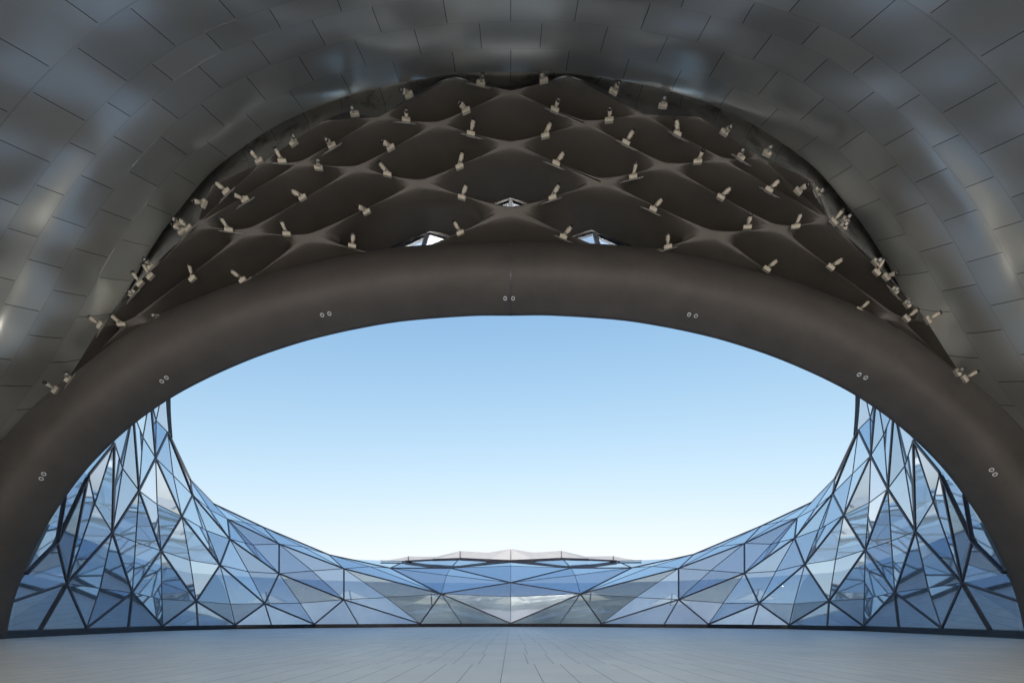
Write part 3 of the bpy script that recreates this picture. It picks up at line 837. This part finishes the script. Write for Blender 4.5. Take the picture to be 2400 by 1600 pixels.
# lit hall lamps hung on rods, wide beams added to brighten the lining
def pendants():
    em, nt, p = new_mat('lit_lamp_glass'); p.inputs['Emission Color'].default_value = (1, .93, .82, 1); p.inputs['Emission Strength'].default_value = 3.0
    p.inputs['Base Color'].default_value = (.9, .88, .8, 1)
    proto = None
    wh = ['first from left', 'second from left', 'third from left', 'fourth from left', 'middle one', 'fourth from right', 'third from right', 'second from right', 'first from right']
    for k in range(9):
        t = -.44+.11*k; q = hall_curve(t, -4.5); q.z = 4.2
        if proto is None:
            e = empty('hall_wash_lamp', q); proto = e
            prof = [(.03, .16), (.10, .14), (.20, .04), (.21, 0), (.17, .0), (.15, .03)]
            S = 16; vv = [Vector(q)+Vector((math.cos(2*math.pi*a/S)*r_, math.sin(2*math.pi*a/S)*r_, z)) for r_, z in prof for a in range(S)]
            ff = [(i*S+a, i*S+(a+1) % S, (i+1)*S+(a+1) % S, (i+1)*S+a) for i in range(len(prof)-1) for a in range(S)]
            mesh_obj('lamp_shade', vv, ff, M_STEEL, e, True)
            vv = [Vector(q)+Vector((math.cos(2*math.pi*a/S)*.16, math.sin(2*math.pi*a/S)*.16, .02)) for a in range(S)]
            mesh_obj('diffuser', vv, [tuple(range(S))], em, e)
            MB().tube([q+Vector((0, 0, .14)), q+Vector((0, 0, 1.6))], .012, 6).build('rod', M_STEEL, e)
            ld = bpy.data.lights.new('lining_wash_light', 'SPOT'); ld.energy = 135; ld.shadow_soft_size = .2; ld.spot_size = R(150); ld.spot_blend = .8; ld.color = (1, .96, .9)  # spot added to brighten the lining, aimed outward at it
            lo = bpy.data.objects.new('lining_wash_light', ld); col.objects.link(lo); lo.parent = e; lo.location = (0, 0, -.35)
        else:
            e = proto.copy(); col.objects.link(e); e.location = q
            for ch in proto.children:
                c = ch.copy(); col.objects.link(c); c.parent = e
        out = (Vector((q.x, q.y, 0))-Vector((0, 34, 0))).normalized()+Vector((0, 0, .12))
        for ch in e.children:
            if ch.type == 'LIGHT': ch.rotation_euler = (-out).to_track_quat('Z', 'Y').to_euler()
        tag(e, 'small lit hall lamp, beam added to brighten the lining, ' + wh[k], 'pendant lamp', 'lit lamps inside the glass hall, beams added to brighten the lining')
pendants()

# ------------------------------------------------------------------ spotlights
def cm(x, y): return (800+x/2.94, 120+y/2.94)
def cl(x, y): return (80+x/2.614, 320+y/2.614)
def crr(x, y): return (1500+x/2.0367, 180+y/2.0367)
LAMPS = []
for fn, lst in ((cm, [(960,220,968,190),(1395,200,1385,165),(465,300,435,280),(1875,275,1895,245),(92,430,80,405),(2215,375,2222,345),(447,475,447,440),(860,410,835,380),(1470,405,1483,370),(1845,475,1848,437),(892,570,902,520),(1405,583,1427,530),(2315,570,2312,520),(340,665,308,640),(1960,632,1990,585),(815,795,827,735),(1480,775,1512,730),(318,848,285,800),(2010,865,2020,820),(830,1008,848,960),(1455,1010,1485,950),(175,1108,140,1085),(2148,1090,2188,1045),(820,1252,793,1205),(1530,1280,1567,1232),(75,1342,80,1295),(2250,1348,2250,1300)]),
                (cl, [(1590,38,1588,12),(1825,57,1805,35),(1378,150,1352,120),(1520,152,1497,112),(1743,192,1740,165),(1178,338,1138,305),(1040,410,1003,402),(1293,387,1255,370),(1645,375,1605,350),(1193,572,1168,535),(1548,597,1530,555),(905,580,875,560),(890,530,868,515),(945,560,915,535),(970,870,957,815),(1278,880,1228,840),(712,855,685,810),(715,795,695,772),(650,900,625,865),(600,960,590,955),(535,1150,500,1120),(405,1155,370,1130),(765,1110,742,1100),(208,1482,200,1462),(130,1550,100,1530)]),
                (crr, [(402,265,420,250),(275,405,287,380),(480,385,487,365),(607,365,617,347),(615,540,643,515),(755,545,778,530),(845,550,862,545),(385,575,412,550),(512,718,520,690),(742,715,755,685),(925,690,945,665),(980,685,993,672),(970,715,982,705),(605,918,638,890),(910,908,945,885),(1130,932,1150,895),(1125,885,1140,877),(1175,955,1200,945),(1215,1020,1224,1014),(1275,1085,1282,1078),(1045,1115,1075,1088),(1272,1152,1302,1128),(1375,1160,1405,1142),(1515,1410,1530,1400),(1550,1440,1585,1420)])):
    for bx, by, hx, hy in lst: LAMPS.append((*fn(bx, by), *fn(hx, hy)))
ORD = ['first','second','third','fourth','fifth','sixth','seventh','eighth','ninth','tenth','eleventh','twelfth','thirteenth','fourteenth','fifteenth','sixteenth','seventeenth','eighteenth','nineteenth','twentieth']
def lamp_labels():
    """rows of lamps counted upwards from the arch, then from the left"""
    g = []
    for i, (u, v, *_ ) in enumerate(LAMPS):
        uu = u if u < 1197 else 2394-u
        g.append((rim_v(u)-v, u, i))
    bands = {}
    for gap, u, i in g:
        b = min(4, max(0, int((gap-10)//75))); bands.setdefault(b, []).append((u, i))
    nm = {0: 'lowest row, just above the arch beam', 1: 'second row up from the arch beam', 2: 'middle row of the lattice', 3: 'second row down from the metal vault', 4: 'topmost row, against the metal vault'}
    out = {}
    for b, l in bands.items():
        l.sort()
        h = len(l)
        for k, (u, i) in enumerate(l):
            if k < (h+1)//2: s = ORD[k]+' from left'
            else: s = ORD[h-1-k]+' from right'
            out[i] = 'beige spotlight, %s in the %s' % (s, nm[b])
    return out
LL = lamp_labels()
lat_bvh = None
def nearest_edge(u, v):
    best = None
    for a, b in EDGES:
        dx, dy = b[0]-a[0], b[1]-a[1]; L2 = dx*dx+dy*dy
        t = max(0.05, min(.95, ((u-a[0])*dx+(v-a[1])*dy)/L2)); x, y = a[0]+t*dx, a[1]+t*dy
        d = math.hypot(u-x, v-y)
        if best is None or d < best[0]: best = (d, dx/math.sqrt(L2), dy/math.sqrt(L2), x, y)
    return best
def lamp(i, u, v, hu, hv):
    d, ex, ey, qx, qy = nearest_edge(u, v)
    mid = 1197; dist = min(1.0, abs(u-mid)/1100)
    D = lat_D(u, v) - .12
    if abs(u-mid) > 960: D = 20.6
    base = P(u, v, D)
    # direction of the rib in the place
    a = P(u-ex*12, v-ey*12, lat_D(u-ex*12, v-ey*12)); b = P(u+ex*12, v+ey*12, lat_D(u+ex*12, v+ey*12))
    t = (b-a).normalized()
    up = Vector((0, -.25, 1)); up = (up-t*up.dot(t)).normalized(); sd = t.cross(up)
    e = empty('spotlight', base); tag(e, LL[i], 'spotlight', 'spotlights along the ribs of the lattice ceiling')
    # gear box with a chamfered lid
    mb = MB(); prof = [(-.07, -.08), (.07, -.08), (.078, .03), (.048, .078), (-.048, .078), (-.078, .03)]
    Lh = .165; ring = []
    for s in (-1, 1):
        for x, z in prof: ring.append(base + t*(s*Lh) + sd*x + up*z)
    n = len(prof); ff = [tuple(range(n-1, -1, -1)), tuple(range(n, 2*n))]
    for k in range(n): ff.append((k, (k+1) % n, n+(k+1) % n, n+k))
    mb.add(ring, ff); mb.build('gear_box', M_BEIGE, e)
    # conduit clipped to the rib
    if i % 2 == 0 and d < 14:
        MB().beam(base - up*.09 - t*.42, base - up*.09 + t*.42, up, .018, .018).beam(base - up*.09 - t*.35 + sd*.05, base - up*.09 + t*.55 + sd*.05, up, .014, .014).build('conduit', M_CONDUIT, e)
    # lamp head
    du, dv = hu-u, hv-v; L = math.hypot(du, dv) or 1
    k = max(.45, min(1.0, L/18))
    tail = P(u+du*.62, v+dv*.62, D-.22); front = P(hu+du*.38, hv+dv*.38, D-.22-.28*(1.25-k))
    ax = (front-tail); 
    ln = ax.length
    if ln < .29: ax = ax.normalized()*.29; front = tail+ax
    if ln > .42: ax = ax.normalized()*.42; front = tail+ax
    ax.normalize(); ce_ = tail.lerp(front, .5)
    head = MB().tube([tail-ax*.02, tail, tail+ax*.05, tail.lerp(front, .45), front-ax*.03], [.035, .056, .066, .071, .082], 14)
    ho = head.build('lamp_head', M_BEIGE, e, False)
    for p in ho.data.polygons: p.use_smooth = len(p.vertices) == 4
    # black hood ring and lens
    S = 14; x = ax.orthogonal().normalized(); y = ax.cross(x)
    def rg(r, h): return [front + x*math.cos(2*math.pi*q/S)*r + y*math.sin(2*math.pi*q/S)*r + ax*h for q in range(S)]
    pr = [(.083, -.035), (.088, .03), (.080, .045), (.072, .03), (.060, -.005)]
    vv = [q for r_, h in pr for q in rg(r_, h)]; ff = []
    for m_ in range(len(pr)-1):
        for q in range(S): ff.append((m_*S+q, m_*S+(q+1) % S, (m_+1)*S+(q+1) % S, (m_+1)*S+q))
    mesh_obj('hood', vv, ff, M_LAMPB, ho, True)
    mesh_obj('lens', rg(.060, -.002), [tuple(range(S))], M_LENS, ho)
    # yoke from the box to both flanks of the head
    s1 = (x if abs(x.z) < abs(y.z) else y)
    yb = MB(); foot = base + up*.10
    for s in (-1, 1):
        yb.beam(foot + s1*s*.03, ce_ + s1*s*.088, ax, .03, .018)
        yb.tube([ce_ + s1*s*.065, ce_ + s1*s*.10], .024, 8)
    yb.tube([base+up*.06, foot+up*.03], .045, 8)
    yb.build('yoke', M_BEIGE, e)
for i, q in enumerate(LAMPS): lamp(i, *q)
